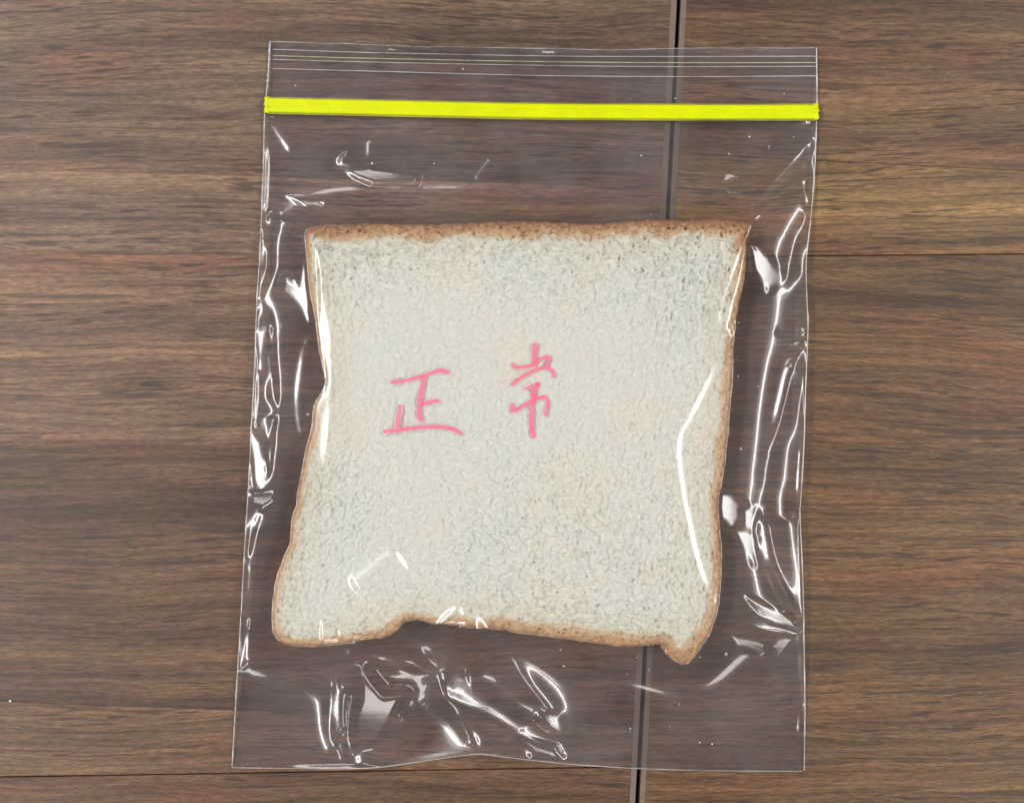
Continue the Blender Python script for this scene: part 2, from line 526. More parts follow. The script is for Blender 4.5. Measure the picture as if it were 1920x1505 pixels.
def build_bread():
    h = 0.22
    x0, y0 = bp[:, 0].min() - 0.6, bp[:, 1].min() - 0.6
    nx = int((bp[:, 0].max() + 0.6 - x0) / h) + 1
    ny = int((bp[:, 1].max() + 0.6 - y0) / h) + 1
    X, Y = np.meshgrid(x0 + h * np.arange(nx), y0 + h * np.arange(ny))
    d, near, idx, tt = sdf(X, Y, bp)
    wid = (bp[idx, 2] * (1 - tt) + bp[(idx + 1) % len(bp), 2] * tt).reshape(X.shape)
    tang = np.roll(bp[:, :2], -6, 0) - np.roll(bp[:, :2], 6, 0)
    ang = np.arctan2(tang[idx, 1], tang[idx, 0]).reshape(X.shape)
    sh = X.shape
    # crumb relief: threads and cells, drawn out along the crust near the rim
    nh = fft_noise(sh, 1.5, 4.2, 1); nv = fft_noise(sh, 4.0, 1.6, 2); ni = fft_noise(sh, 2.0, 2.0, 4)
    wv = np.abs(np.sin(ang))
    rim = np.exp(-np.clip(d, 0, None) / 14.0)
    mod = 0.45 * fft_noise(sh, 50, 60, 15) + 1.0 * rim - 0.3 + 1.1 * np.clip((Y - P(960, 640, ZB)[1]) / 25.0, 0, 1)
    an = wv * nv + (1 - wv) * nh
    an = rim * an + (1 - rim) * (0.6 * nv + 0.65 * ni)
    relief = 0.05 * an + 0.05 * fft_noise(sh, 1.2, 1.2, 9)
    relief += 0.10 * fft_noise(sh, 9, 7, 5) + 0.18 * fft_noise(sh, 45, 45, 6)
    # the crumb's cells: thousands of shallow bowls that meet in thin walls, and some deeper holes
    R = np.random.default_rng(21)
    pits = np.zeros(sh)
    ok = np.argwhere(d > 0.8)
    pick = R.choice(len(ok), 17000)
    for c_, k in enumerate(pick):
        j, i = ok[k]
        near_rim = math.exp(-d[j, i] / 16.0)
        a = ang[j, i] if R.random() < near_rim + 0.12 else math.pi / 2 + R.normal(0, 0.8)
        a += R.normal(0, 0.3)
        deep = c_ % 10 == 0
        w = float(np.clip(0.36 * math.exp(R.normal(0, 0.45)), 0.18, 1.15)) * (0.8 if deep else 1.0)
        l = w * R.uniform(1.0, 2.6 if not deep else 3.0)
        st = min(2.1, max(0.5, 1 + 0.6 * mod[j, i]))
        dep = (R.uniform(0.35, 0.80) if deep else R.uniform(0.15, 0.42) * min(1.6, w / 0.3)) * st * 1.3
        m = int(l / h) + 2
        ja, jb, ia, ib = max(j - m, 0), min(j + m + 1, sh[0]), max(i - m, 0), min(i + m + 1, sh[1])
        yy, xx = np.mgrid[ja - j:jb - j, ia - i:ib - i] * h
        p = (xx * math.cos(a) + yy * math.sin(a)) / l
        q = (-xx * math.sin(a) + yy * math.cos(a)) / w
        e = dep * np.clip(1 - (p * p + q * q), 0, 1)
        pits[ja:jb, ia:ib] = np.maximum(pits[ja:jb, ia:ib], e)
    relief -= pits
    relief = np.where(relief > 0.1, 0.1 + 0.35 * np.tanh((relief - 0.1) / 0.35), relief)
    dd = np.clip(d, 0, None)
    rough = fft_noise(sh, 2.2, 2.2, 12)
    roll = 1.9 * np.clip(1 - dd / 2.2, 0, 1) ** 2
    Z = ZB + relief * np.clip(dd / 2.0, 0.25, 1) - roll + (0.20 * rough + 0.20 * fft_noise(sh, 1.2, 1.2, 77)) * np.clip(1 - dd / 5, 0, 1)
    ed = fft_noise(sh, 10, 10, 14)
    brown = 1.0 - np.clip((dd - 0.15) / (wid * 1.35 * (1.0 + 0.14 * ed)), 0, 1) ** 1.25
    brown = np.clip(brown, 0, 1)
    ctrz = np.clip((Y - P(960, 470, ZB)[1]) / 4.0, 0, 1)
    brown *= 0.60 + 0.32 * ctrz + 0.07 * fft_noise(sh, 30, 30, 16)
    brown += 0.16 * np.clip(1 - dd / 13.0, 0, 1) ** 1.5
    # outside vertices are drawn on to the outline
    out = d.ravel() < 0
    V = np.stack([X.ravel(), Y.ravel(), Z.ravel()], 1)
    V[out, :2] = near[out]
    I = np.arange(nx * ny).reshape(ny, nx)
    Q = np.stack([I[:-1, :-1], I[:-1, 1:], I[1:, 1:], I[1:, :-1]], -1).reshape(-1, 4)
    inside = ~out
    Q = Q[inside[Q].any(1)]
    # wall
    E = np.concatenate([Q[:, [0, 1]], Q[:, [1, 2]], Q[:, [2, 3]], Q[:, [3, 0]]])
    N = nx * ny
    key = E[:, 0] * N + E[:, 1]; rev = E[:, 1] * N + E[:, 0]
    B = E[~np.isin(key, rev)]
    bv = np.unique(B)
    pos = {v: k for k, v in enumerate(bv)}
    nrm = np.stack([np.sin(ang.ravel()[bv]), -np.cos(ang.ravel()[bv])], 1)
    # outward is away from the slice's middle
    ctr = bp[:, :2].mean(0)
    lev = 9
    WV = []
    jit = np.random.default_rng(8)
    zt = V[bv, 2]
    for k in range(1, lev + 1):
        f = k / lev
        bulge = 0.35 * math.sin(math.pi * min(1, f * 1.05))
        WV.append(np.stack([V[bv, 0] - nrm[:, 0] * (-bulge), V[bv, 1] - nrm[:, 1] * (-bulge), zt * (1 - f) + 0.45 * f], 1))
    WV = np.concatenate(WV)
    nb = len(bv)
    ia = np.array([pos[v] for v in B[:, 0]]); ib = np.array([pos[v] for v in B[:, 1]])
    W = []
    for k in range(lev):
        ta = B[:, 0] if k == 0 else N + (k - 1) * nb + ia
        tb = B[:, 1] if k == 0 else N + (k - 1) * nb + ib
        W.append(np.stack([tb, ta, N + k * nb + ia, N + k * nb + ib], 1))
    W = np.concatenate(W)
    AV = np.concatenate([V, WV])
    AB = np.concatenate([brown.ravel(), np.clip(0.58 + 0.1 * jit.standard_normal(len(WV)), 0, 1)])
    mid = brown.ravel()[Q].mean(1)
    root = bpy.data.objects.new('bread_slice', None)
    COL.objects.link(root)
    root.location = (bp[:, 0].mean() * K, bp[:, 1].mean() * K, 0.45 * K)
    tag(root, 'square slice of white sandwich bread with thin brown crust inside the clear bag', 'bread')
    org = np.array([bp[:, 0].mean(), bp[:, 1].mean(), 0.45])
    for nm, F in (('crumb', Q[mid < 0.30]), ('crust', np.concatenate([Q[mid >= 0.30], W]))):
        u, inv = np.unique(F, return_inverse=True)
        make_mesh(nm, AV[u] - org, inv.reshape(F.shape), BREAD, root, smooth=True, attrs={'brown': AB[u]})


build_bread()

# ------------------------------------------------------------------ zip bag
LEFT = [(506, 78), (503, 140), (499, 180), (496, 215), (494, 300), (490, 410), (487, 480), (482, 560), (479, 640), (475, 730), (470, 830),
        (464, 940), (458, 1040), (452, 1150), (446, 1250), (440, 1350), (435, 1438)]
RIGHT = [(1531, 90), (1532, 180), (1531, 230), (1527, 330), (1521, 400), (1512, 489), (1513, 560), (1515, 620), (1510, 740), (1508, 820),
         (1502, 930), (1500, 965), (1504, 1060), (1507, 1180), (1509, 1300), (1509, 1380), (1508, 1445)]
TOP = [(506, 78), (566, 80), (672, 83), (750, 87), (823, 88), (1004, 91), (1140, 94), (1272, 91), (1400, 91), (1531, 90)]
BOT = [(435, 1438), (560, 1440), (690, 1439), (760, 1431), (850, 1418), (900, 1413), (960, 1420), (1050, 1430), (1100, 1434), (1200, 1440), (1350, 1444), (1508, 1445)]


def edge_fn(pts, n):
    c = catmull(pts, 4.0)
    s = np.concatenate([[0], np.cumsum(np.linalg.norm(np.diff(c, axis=0), axis=1))]); s /= s[-1]
    t = np.linspace(0, 1, n)
    return np.stack([np.interp(t, s, c[:, 0]), np.interp(t, s, c[:, 1])], 1)


def seam_heights(nu, nv):
    """height of the bag's rim (mm) on the four sides"""
    v = np.linspace(0, 1, nv); u = np.linspace(0, 1, nu)
    l = np.interp(v, [0, .05, .09, .14, .24, .32, .50, .70, .84, .92, 1], [0.9, 1.2, 1.5, 1.3, 2.4, 3.8, 4.4, 4.0, 2.6, 1.2, 0.5])
    r = np.interp(v, [0, .05, .09, .14, .24, .32, .50, .70, .84, .92, 1], [0.9, 1.2, 1.5, 1.3, 2.6, 3.8, 4.2, 3.6, 2.4, 1.0, 0.5])
    t = 0.9 + 0.5 * np.sin(u * 9) ** 2 * np.sin(math.pi * u)
    t[0], t[-1] = l[0], r[0]
    b = np.interp(u, [0, .22, .30, .43, .55, .62, .8, 1], [0.5, 0.5, 1.4, 3.6, 2.0, 0.9, 0.5, 0.5])
    return l, r, t, b


def coons(nu, nv):
    L, R, T, B = edge_fn(LEFT, nv), edge_fn(RIGHT, nv), edge_fn(TOP, nu), edge_fn(BOT, nu)
    l, r, t, b = seam_heights(nu, nv)
    L = np.c_[L, l]; R = np.c_[R, r]; T = np.c_[T, t]; B = np.c_[B, b]
    u = np.linspace(0, 1, nu)[None, :, None]; v = np.linspace(0, 1, nv)[:, None, None]
    C = ((1 - v) * T[None] + v * B[None] + (1 - u) * L[:, None] + u * R[:, None]
         - ((1 - u) * (1 - v) * T[0] + u * (1 - v) * T[-1] + (1 - u) * v * B[0] + u * v * B[-1]))
    X, Y = P(C[..., 0], C[..., 1], C[..., 2])
    return X, Y, C[..., 2]


# folds that stand up off the table: the film is carried along these lines (photo x, y and height in mm)
TENTS = [
    [(652, 1188, 9.8), (715, 1196, 7.6), (782, 1206, 6.0), (822, 1258, 4.8), (870, 1310, 3.6), (920, 1335, 2.8), (990, 1378, 2.0), (1060, 1420, 1.2)],
    [(868, 1128, 11.0), (890, 1152, 10.4), (912, 1190, 8.6), (950, 1220, 6.8), (1000, 1280, 4.4), (1040, 1330, 2.6), (1054, 1368, 1.5)],
    [(822, 1258, 4.8), (845, 1305, 3.8), (868, 1348, 3.2), (902, 1412, 3.5)],
    [(866, 1132, 11.0), (862, 1200, 7.6), (824, 1258, 4.8)],
    [(620, 1206, 9.5), (632, 1250, 6.0), (634, 1310, 3.4), (632, 1370, 2.0), (648, 1426, 1.0)],
    [(650, 1205, 9.5), (675, 1243, 6.0), (720, 1300, 3.6), (763, 1297, 3.4)],
    [(1427, 945, 5.6), (1432, 1010, 5.2), (1445, 1060, 4.8), (1472, 1120, 3.8), (1505, 1190, 2.6)],
    [(1427, 940, 5.6), (1438, 860, 5.8), (1450, 800, 5.8), (1462, 750, 5.6), (1478, 690, 5.0), (1506, 655, 4.4)],
    [(1410, 415, 10.4), (1425, 372, 7.2), (1480, 310, 4.0), (1529, 264, 2.4)],
    [(1410, 420, 10.4), (1465, 362, 6.0), (1519, 332, 3.4)],
    [(1517, 388, 3.8), (1490, 450, 4.9), (1468, 526, 5.6)],
    [(1355, 1147, 10.0), (1400, 1168, 5.8), (1450, 1183, 3.6), (1503, 1188, 2.5)],
    [(518, 1194, 9.0), (486, 1222, 4.4), (448, 1264, 1.6)],
    [(585, 614, 9.5), (552, 590, 6.8), (512, 545, 5.0)],
]


def carry(X, Y, ob, cell):
    for line in TENTS:
        q = np.array([(*P(x, y, z), z) for x, y, z in line], float)
        q = catmull(q, 1.0)
        for a, b in zip(q[:-1], q[1:]):
            D = b[:2] - a[:2]
            t = np.clip(((X - a[0]) * D[0] + (Y - a[1]) * D[1]) / ((D ** 2).sum() + 1e-9), 0, 1)
            dist = np.hypot(X - a[0] - t * D[0], Y - a[1] - t * D[1])
            zz = a[2] + t * (b[2] - a[2]) - 0.8 * dist
            ob = np.where((dist < 1.6 * cell) & (zz > ob), zz, ob)
    return ob


def relax(nu, nv, init, front):
    X, Y, Zs = coons(nu, nv)
    Z = Zs.copy() if init is None else init.copy()
    Z[0], Z[-1], Z[:, 0], Z[:, -1] = Zs[0], Zs[-1], Zs[:, 0], Zs[:, -1]
    d, _, _, _ = sdf(X, Y, bp)
    v = np.linspace(0, 1, nv)[:, None] * np.ones((1, nu))
    if front:
        ob = np.where(d > 0.2, ZB + 0.75, 0.7)
        zip_ = np.abs(v - 0.0915) < 0.012
        ob = np.where(zip_, 1.2, ob)
        ob = carry(X, Y, ob, 203.0 / nv)
    else:
        ob = np.where(d > -0.3, 0.2, 99.0)      # a ceiling under the slice
    return X, Y, Z, d, ob


def solve(front):
    Z = None
    for nu, nv, it in ((33, 43, 1500), (65, 85, 1500), (129, 169, 1500), (257, 337, 500)):
        if Z is not None:
            Zi = upsample(Z, nv, nu)
        else:
            Zi = None
        X, Y, Z, d, ob = relax(nu, nv, Zi, front)
        h = 200.0 / nv
        push = -0.085 * h * h / 4 if front else 0.0
        for _ in range(it):
            Z[1:-1, 1:-1] = 0.25 * (Z[:-2, 1:-1] + Z[2:, 1:-1] + Z[1:-1, :-2] + Z[1:-1, 2:]) + push
            if front:
                Z[1:-1, 1:-1] = np.maximum(Z, ob)[1:-1, 1:-1]
            else:
                Z[1:-1, 1:-1] = np.clip(np.minimum(Z, ob), 0.12, None)[1:-1, 1:-1]
    return Z


def upsample(Z, nv, nu):
    a = np.linspace(0, Z.shape[0] - 1, nv); b = np.linspace(0, Z.shape[1] - 1, nu)
    T = np.empty((nv, Z.shape[1]))
    for j in range(Z.shape[1]):
        T[:, j] = np.interp(a, np.arange(Z.shape[0]), Z[:, j])
    O = np.empty((nv, nu))
    for i in range(nv):
        O[i] = np.interp(b, np.arange(Z.shape[1]), T[i])
    return O


def blur(Z, s):
    k = int(3 * s) + 1
    g = np.exp(-0.5 * (np.arange(-k, k + 1) / s) ** 2); g /= g.sum()
    A = np.pad(Z, k, mode='edge')
    A = sum(g[i] * A[i:i + Z.shape[0], :] for i in range(2 * k + 1))
    return sum(g[i] * A[:, i:i + Z.shape[1]] for i in range(2 * k + 1))


NU, NV = 561, 737
FX, FY, FS = coons(NU, NV)
base = blur(upsample(solve(True), NV, NU), 4.0)
rimw = np.minimum.reduce([np.linspace(0, 1, NU)[None] * 156 + 0 * FX, (1 - np.linspace(0, 1, NU))[None] * 156 + 0 * FX,
                          np.linspace(0, 1, NV)[:, None] * 203 + 0 * FX, (1 - np.linspace(0, 1, NV))[:, None] * 203 + 0 * FX])
keep = np.clip(rimw / 1.4, 0, 1)
FZ = base * keep + FS * (1 - keep)
SUB = (slice(None, None, 4), slice(None, None, 4))


def film_index(x, y):
    j, i = np.unravel_index(((FX[SUB] - x) ** 2 + (FY[SUB] - y) ** 2).argmin(), FX[SUB].shape)
    j, i = j * 4, i * 4
    ja, ia = max(j - 5, 0), max(i - 5, 0)
    w = (FX[ja:j + 6, ia:i + 6] - x) ** 2 + (FY[ja:j + 6, ia:i + 6] - y) ** 2
    a, b = np.unravel_index(w.argmin(), w.shape)
    return ja + a, ia + b


def on_film(px, py):
    """photo pixel -> point on the front film (mm)"""
    z = 3.0
    for _ in range(5):
        x, y = P(px, py, z)
        z = float(base[film_index(x, y)])
    return float(x), float(y), z


def panel_points(name):
    lx, ly, sx, sy = PANELS[name][:4]
    return [np.array([lx + a * sx, ly + b * sy, CEIL]) * 1000 for a in (-.3, 0, .3) for b in np.linspace(-.47, .47, 9)]


def mirror_slopes(c, names):
    """film gradients at c that mirror points of the ceiling lights"""
    v = CAMP - c; v = v / np.linalg.norm(v)
    out = []
    for nm in names:
        for q in panel_points(nm):
            l = q - c; n = v + l / np.linalg.norm(l)
            out.append((-n[0] / n[2], -n[1] / n[2]))
    return np.array(out)


def slope_at(A, x, y, r=4):
    j, i = film_index(x, y)
    j = min(max(j, r), NV - 1 - r); i = min(max(i, r), NU - 1 - r)
    e1 = np.array([FX[j, i + r] - FX[j, i - r], FY[j, i + r] - FY[j, i - r]]); d1 = A[j, i + r] - A[j, i - r]
    e2 = np.array([FX[j + r, i] - FX[j - r, i], FY[j + r, i] - FY[j - r, i]]); d2 = A[j + r, i] - A[j - r, i]
    return np.linalg.solve(np.array([e1, e2]), np.array([d1, d2]))


ALL = tuple(PANELS)


def ridge(pts, w, gain=0.98, names=ALL, ends=0.16, back=2.2):
    """a fold of the film, half-width w (mm); its lit flank is about as steep as a flank must be to mirror a ceiling light,
    the far flank falls away more gently; fades at both ends"""
    q = np.array([on_film(*p)[:2] for p in pts])
    q = catmull(q, 1.0)
    n = len(q)
    s = np.concatenate([[0], np.cumsum(np.linalg.norm(np.diff(q, axis=0), axis=1))])
    T = np.gradient(q, axis=0); T /= np.linalg.norm(T, axis=1, keepdims=True) + 1e-9
    N = np.stack([-T[:, 1], T[:, 0]], 1)
    # choose the flank (left or right of the path) that needs the least slope overall, then the slope along it
    idx = np.unique(np.linspace(0, n - 1, max(3, min(9, n // 3))).astype(int))
    cost = {1: 0.0, -1: 0.0}; need = {1: [], -1: []}
    for k in idx:
        z = float(FZ[film_index(*q[k])])
        g = mirror_slopes(np.array([q[k, 0], q[k, 1], z]), names) - slope_at(FZ, *q[k])
        al = np.abs(g @ T[k]); ac = g @ N[k]
        for sd in (1, -1):
            # the flank on side sd (along +N*sd) descends away from the crest: gradient = -s * sd * N
            sl = -ac * sd
            c = 3.0 * al + np.abs(sl - 0.28) + np.where(sl < 0.06, 3.0, 0)
            m = c.argmin()
            cost[sd] += c[m]; need[sd].append(float(np.clip(sl[m], 0.12, 0.75)))
    sd = 1 if cost[1] <= cost[-1] else -1
    amp = np.interp(np.arange(n), idx, need[sd])
    amp = np.convolve(np.pad(amp, 3, mode='edge'), np.ones(7) / 7, 'valid') * gain * w / 0.858
    m = 3 * w * back + 1
    sel = (FX > q[:, 0].min() - m) & (FX < q[:, 0].max() + m) & (FY > q[:, 1].min() - m) & (FY < q[:, 1].max() + m)
    x, y = FX[sel], FY[sel]
    best = np.full(len(x), 1e9); tb = np.zeros(len(x)); sg = np.zeros(len(x))
    for a in range(n - 1):
        D = q[a + 1] - q[a]; L2 = (D ** 2).sum() + 1e-9
        t = np.clip(((x - q[a, 0]) * D[0] + (y - q[a, 1]) * D[1]) / L2, 0, 1)
        ex, ey = x - q[a, 0] - t * D[0], y - q[a, 1] - t * D[1]
        dd = ex * ex + ey * ey
        c = dd < best
        best[c] = dd[c]; tb[c] = a + t[c]; sg[c] = np.sign(D[0] * ey - D[1] * ex)[c]
    tt = np.interp(tb, np.arange(n), s) / s[-1]
    fade = np.clip(np.minimum(tt, 1 - tt) / ends, 0, 1); fade = fade * fade * (3 - 2 * fade)
    A = np.interp(tb, np.arange(n), amp)
    wf = 0.35 + 0.65 * fade
    # the crest sits so that the lit flank's steepest line follows the traced path
    d = np.sqrt(best) * sg * sd + 0.707 * w * wf
    ww = np.where(d > 0, w, w * back) * wf
    FZ[sel] += A * wf * fade ** 0.5 * np.exp(-(d / ww) ** 2) * np.clip(rimw[sel] / 0.5, 0, 1)


def facet(poly, panel, soft=1.6, cup=0.0025):
    """a flat, slightly cupped facet of the film, turned so that it mirrors the named ceiling light"""
    q = np.array([on_film(*p) for p in poly])
    c = q.mean(0)
    m = 8
    sel = (FX > q[:, 0].min() - m) & (FX < q[:, 0].max() + m) & (FY > q[:, 1].min() - m) & (FY < q[:, 1].max() + m)
    x, y = FX[sel], FY[sel]
    d, _, _, _ = sdf(x, y, q[:, :2])
    g = mirror_slopes(c, (panel,))
    want = g[np.linalg.norm(g - slope_at(FZ, c[0], c[1], 8), axis=1).argmin()]
    soft = soft * 1.5
    t = np.clip((d + soft * 1.4) / (soft * 1.8), 0, 1); t = t * t * (3 - 2 * t)
    z0 = FZ[sel][d > 0].mean() if (d > 0).any() else FZ[film_index(c[0], c[1])]
    plane = z0 - cup * ((x - c[0]) ** 2 + (y - c[1]) ** 2) + want[0] * (x - c[0]) + want[1] * (y - c[1])
    plane += max(0.0, 0.75 - plane[d > -0.5].min()) if (d > -0.5).any() else 0.0
    FZ[sel] = FZ[sel] * (1 - t) + plane * t


# faint slackness everywhere off the bread, and the puckered welds
slack = fft_noise(FX.shape, 22, 26, 31)
fd, _, _, _ = sdf(FX[SUB], FY[SUB], bp)
fd = upsample(fd, NV, NU)
off = np.clip((-fd + 1.0) / 6.0, 0, 1)
FZ += 0.16 * slack * off * keep * np.clip((np.linspace(0, 1, NV)[:, None] - 0.10) / 0.05, 0, 1)
uu = np.linspace(0, 1, NU)[None, :] * 156.0
vv = np.linspace(0, 1, NV)[:, None]
puck = fft_noise((NV, NU), 9, 5, 33)
lw = np.exp(-((uu - 2.6) / 2.2) ** 2) * np.interp(vv, [0, .10, .14, .30, .62, .70, .85, 1], [0, 0, .3, 1, 1, .6, .35, 0.1])
rw = np.exp(-((156 - uu - 2.0) / 1.6) ** 2) * np.interp(vv, [0, .10, .14, .30, .4, .62, .75, 1], [0, 0, .6, 0.8, .4, .4, .15, 0.1])
FZ += 0.22 * puck * (lw + rw)
# cut top edge: two lips that curl a little
tp = fft_noise((NV, NU), 4, 12, 35)
FZ += 0.25 * tp * np.exp(-((vv * 203 - 0.8) / 1.0) ** 2) * np.clip(uu / 15, 0, 1) * np.clip((156 - uu) / 15, 0, 1)

FACETS = [
    ([(536, 520), (560, 535), (578, 480), (583, 520), (580, 600), (560, 575), (530, 548)], 'left', 1.6),
    ([(1407, 455), (1440, 482), (1466, 522), (1440, 546), (1415, 505)], 'right', 1.0),
    ([(648, 318), (700, 318), (785, 330), (778, 347), (700, 345), (670, 333)], 'back', 0.7),
    ([(540, 368), (575, 374), (608, 384), (606, 392), (570, 383)], 'back', 0.5),
    ([(680, 1250), (700, 1278), (722, 1302), (755, 1298), (735, 1345), (705, 1385), (665, 1415), (668, 1340), (680, 1305)], 'front', 1.4, 0.003),
    ([(630, 1270), (640, 1310), (642, 1360), (632, 1380), (622, 1330)], 'left', 1.0),
    ([(1338, 925), (1372, 928), (1394, 952), (1376, 990), (1350, 970)], 'right', 1.2, 0.003),
    ([(1392, 955), (1415, 948), (1412, 998), (1398, 985)], 'right', 0.8),
    ([(1378, 995), (1398, 998), (1415, 1010), (1414, 1058), (1398, 1035)], 'right', 0.8),
    ([(1398, 1118), (1440, 1138), (1485, 1160), (1497, 1180), (1450, 1165), (1420, 1145)], 'corner', 0.7),
    ([(1365, 1188), (1400, 1195), (1432, 1208), (1428, 1226), (1390, 1212)], 'corner', 0.8),
    ([(1440, 1212), (1470, 1192), (1490, 1196), (1462, 1226)], 'corner', 0.8),
    ([(470, 800), (492, 830), (500, 900), (488, 930), (476, 900)], 'left', 1.0),
    ([(482, 620), (503, 618), (494, 660), (482, 690)], 'left', 0.9),
    ([(470, 925), (510, 925), (512, 940), (490, 952), (474, 945)], 'front', 0.8),
    ([(1015, 1340), (1050, 1340), (1052, 1368), (1030, 1360)], 'right', 1.2),
    ([(985, 1390), (1040, 1402), (1050, 1418), (1000, 1412)], 'front', 1.0),
]
RIDGES = [   # path in the photo, half-width of the fold in mm
    # left weld and the slack beside it
    ([(497, 218), (520, 250), (548, 292)], .9), ([(493, 413), (520, 420), (568, 424)], .8),
    ([(494, 420), (505, 460), (504, 500), (493, 562)], .8), ([(493, 562), (508, 612), (514, 680), (521, 745), (523, 772)], .9),
    ([(523, 772), (510, 830), (502, 900)], .9), ([(492, 958), (478, 1000), (464, 1050)], .7), ([(464, 1050), (468, 1080), (462, 1120)], .8),
    ([(453, 1140), (458, 1158), (470, 1160)], .9), ([(518, 1192), (486, 1222), (447, 1264)], .9),
    ([(480, 616), (508, 614)], .6), ([(484, 490), (488, 540), (492, 562)], .6), ([(500, 280), (500, 340), (497, 400)], .6),
    ([(586, 616), (568, 660), (558, 730), (560, 790), (571, 832)], 1.7, 0.98, ('left', 'right')),
    # along the slice's left rim
    ([(576, 450), (592, 520), (612, 610), (617, 680), (614, 760), (606, 850), (602, 900)], 1.8, 0.98, ('left',)),
    # right rim and the long fold lying on the slice
    ([(1408, 410), (1385, 480), (1352, 575), (1352, 610), (1366, 632)], 1.1, 0.98, ('left', 'right')), ([(1335, 630), (1378, 630)], .7),
    ([(1362, 640), (1335, 700), (1300, 770), (1274, 825), (1278, 900), (1295, 990), (1315, 1070), (1342, 1130), (1358, 1148)], 1.5, 0.97, ('left', 'right')),
    ([(1358, 1148), (1400, 1168), (1450, 1183), (1503, 1188)], 1.2),
    # upper right corner
    ([(1531, 262), (1480, 310), (1425, 372), (1413, 410)], 1.5), ([(1520, 330), (1465, 362), (1412, 420)], 1.5),
    ([(1518, 385), (1490, 450), (1468, 528)], 1.1), ([(1415, 234), (1480, 238), (1528, 224)], .9), ([(1512, 300), (1508, 350), (1520, 395)], .7),
    ([(1450, 628), (1510, 631)], .7), ([(1485, 592), (1510, 626)], .7), ([(1478, 650), (1510, 636)], .7),
    ([(1506, 655), (1478, 690), (1462, 750), (1450, 800), (1438, 860), (1427, 940)], 1.6, 0.98, ('left', 'right')), ([(1427, 945), (1440, 958), (1494, 974)], .8),
    ([(1425, 952), (1432, 1010), (1445, 1060), (1472, 1120), (1505, 1190)], 2.2, 0.97, ('left', 'right')),
    ([(1498, 835), (1494, 880), (1492, 930)], .6), ([(1508, 1310), (1498, 1345), (1496, 1375)], .8),
    # bottom folds
    ([(652, 1188), (700, 1193), (782, 1206), (822, 1252)], 1.1), ([(652, 1192), (690, 1222), (770, 1252), (822, 1262)], 1.0),
    ([(618, 1205), (632, 1250), (634, 1310), (630, 1370), (648, 1428)], 1.0), ([(640, 1212), (672, 1242), (682, 1310)], 1.1),
    ([(866, 1128), (890, 1150), (912, 1190), (950, 1220), (1000, 1280), (1040, 1330), (1054, 1368)], 2.4),
    ([(866, 1128), (835, 1152), (800, 1195)], 1.2), ([(864, 1132), (862, 1200), (826, 1258)], 1.2),
    ([(822, 1262), (850, 1302), (920, 1335), (990, 1378), (1060, 1420)], 1.7), ([(822, 1262), (842, 1305), (868, 1348), (892, 1380), (902, 1412)], 1.0),
    ([(826, 1262), (850, 1258), (878, 1250)], 1.2), ([(905, 1414), (960, 1418), (1060, 1430), (1120, 1434)], .8),
    ([(765, 1296), (720, 1360), (650, 1430)], 1.4),
    ([(745, 1020), (690, 1065), (650, 1095)], 2.2, 0.80), ([(600, 1200), (640, 1197)], 1.4),
    ([(672, 90), (740, 89), (845, 94)], .8, 1.15, ('back', 'front')), ([(1000, 96), (1060, 95), (1145, 99)], .8, 1.15, ('back', 'front')), ([(1315, 96), (1370, 97), (1435, 96)], .7, 1.15, ('back', 'front')),
    ([(628, 300), (660, 318), (700, 330)], 1.0), ([(690, 262), (689, 298)], .9, 0.95, ('left', 'right')), ([(920, 296), (888, 338)], .9),
    ([(1392, 322), (1388, 368)], 1.1, 0.95, ('left', 'right')), ([(1441, 268), (1441, 292)], .8, 0.95, ('left', 'right')),
]
for a in RIDGES:
    ridge(a[0], a[1] * (1.3 if a[1] > 0.85 else 1.0), *a[2:])
for a in FACETS:
    facet(*a)
FZ = np.maximum(FZ, 0.45)
FZ = np.where(fd > 0.0, np.maximum(FZ, ZB + 0.6), FZ)
FZ = blur(FZ, 0.8)

BX, BY, BS = coons(161, 211)
BZ = upsample(solve(False), 211, 161)
BZ += 0.10 * np.abs(fft_noise(BZ.shape, 5, 6, 41)) * np.clip((0.8 - BZ) + 0.2, 0, 1)
BZ[0], BZ[-1], BZ[:, 0], BZ[:, -1] = BS[0], BS[-1], BS[:, 0], BS[:, -1]
BZ = np.clip(BZ - 0.0, 0.12, None)
zcap = upsample(FZ, 211, 161) - 0.12
BZ[1:-1, 1:-1] = np.minimum(BZ, np.maximum(zcap, 0.12))[1:-1, 1:-1]

bag = bpy.data.objects.new('zip_bag', None)
bag_o = np.array([float(FX.mean()), float(FY.mean()), 0.0])
bag.location = bag_o * K
COL.objects.link(bag)
tag(bag, 'clear plastic zip bag with yellow zipper and pink handwriting holding the bread slice', 'zip bag')


def grid_faces(ny, nx):
    I = np.arange(nx * ny).reshape(ny, nx)
    return np.stack([I[1:, :-1], I[1:, 1:], I[:-1, 1:], I[:-1, :-1]], -1).reshape(-1, 4)


make_mesh('front_film', np.stack([FX, FY, FZ], -1).reshape(-1, 3) - bag_o, grid_faces(NV, NU), FILM, bag)
make_mesh('back_film', np.stack([BX, BY, BZ], -1).reshape(-1, 3) - bag_o, grid_faces(211, 161), FILMB, bag)

# welded rims
le = np.stack([FX[:, 0], FY[:, 0], FZ[:, 0]], 1)[::3]
re_ = np.stack([FX[:, -1], FY[:, -1], FZ[:, -1]], 1)[::3]
bo = np.stack([FX[-1], FY[-1], FZ[-1]], 1)[::3]
to = np.stack([FX[0], FY[0], FZ[0]], 1)[::3]


def lumps(n, seed, base_r, amp, scale=1.2):
    r = fft_noise((1, n), 0.1, scale, seed)[0]
    return base_r * (1 + amp * np.clip(r, -0.8, 2.5))


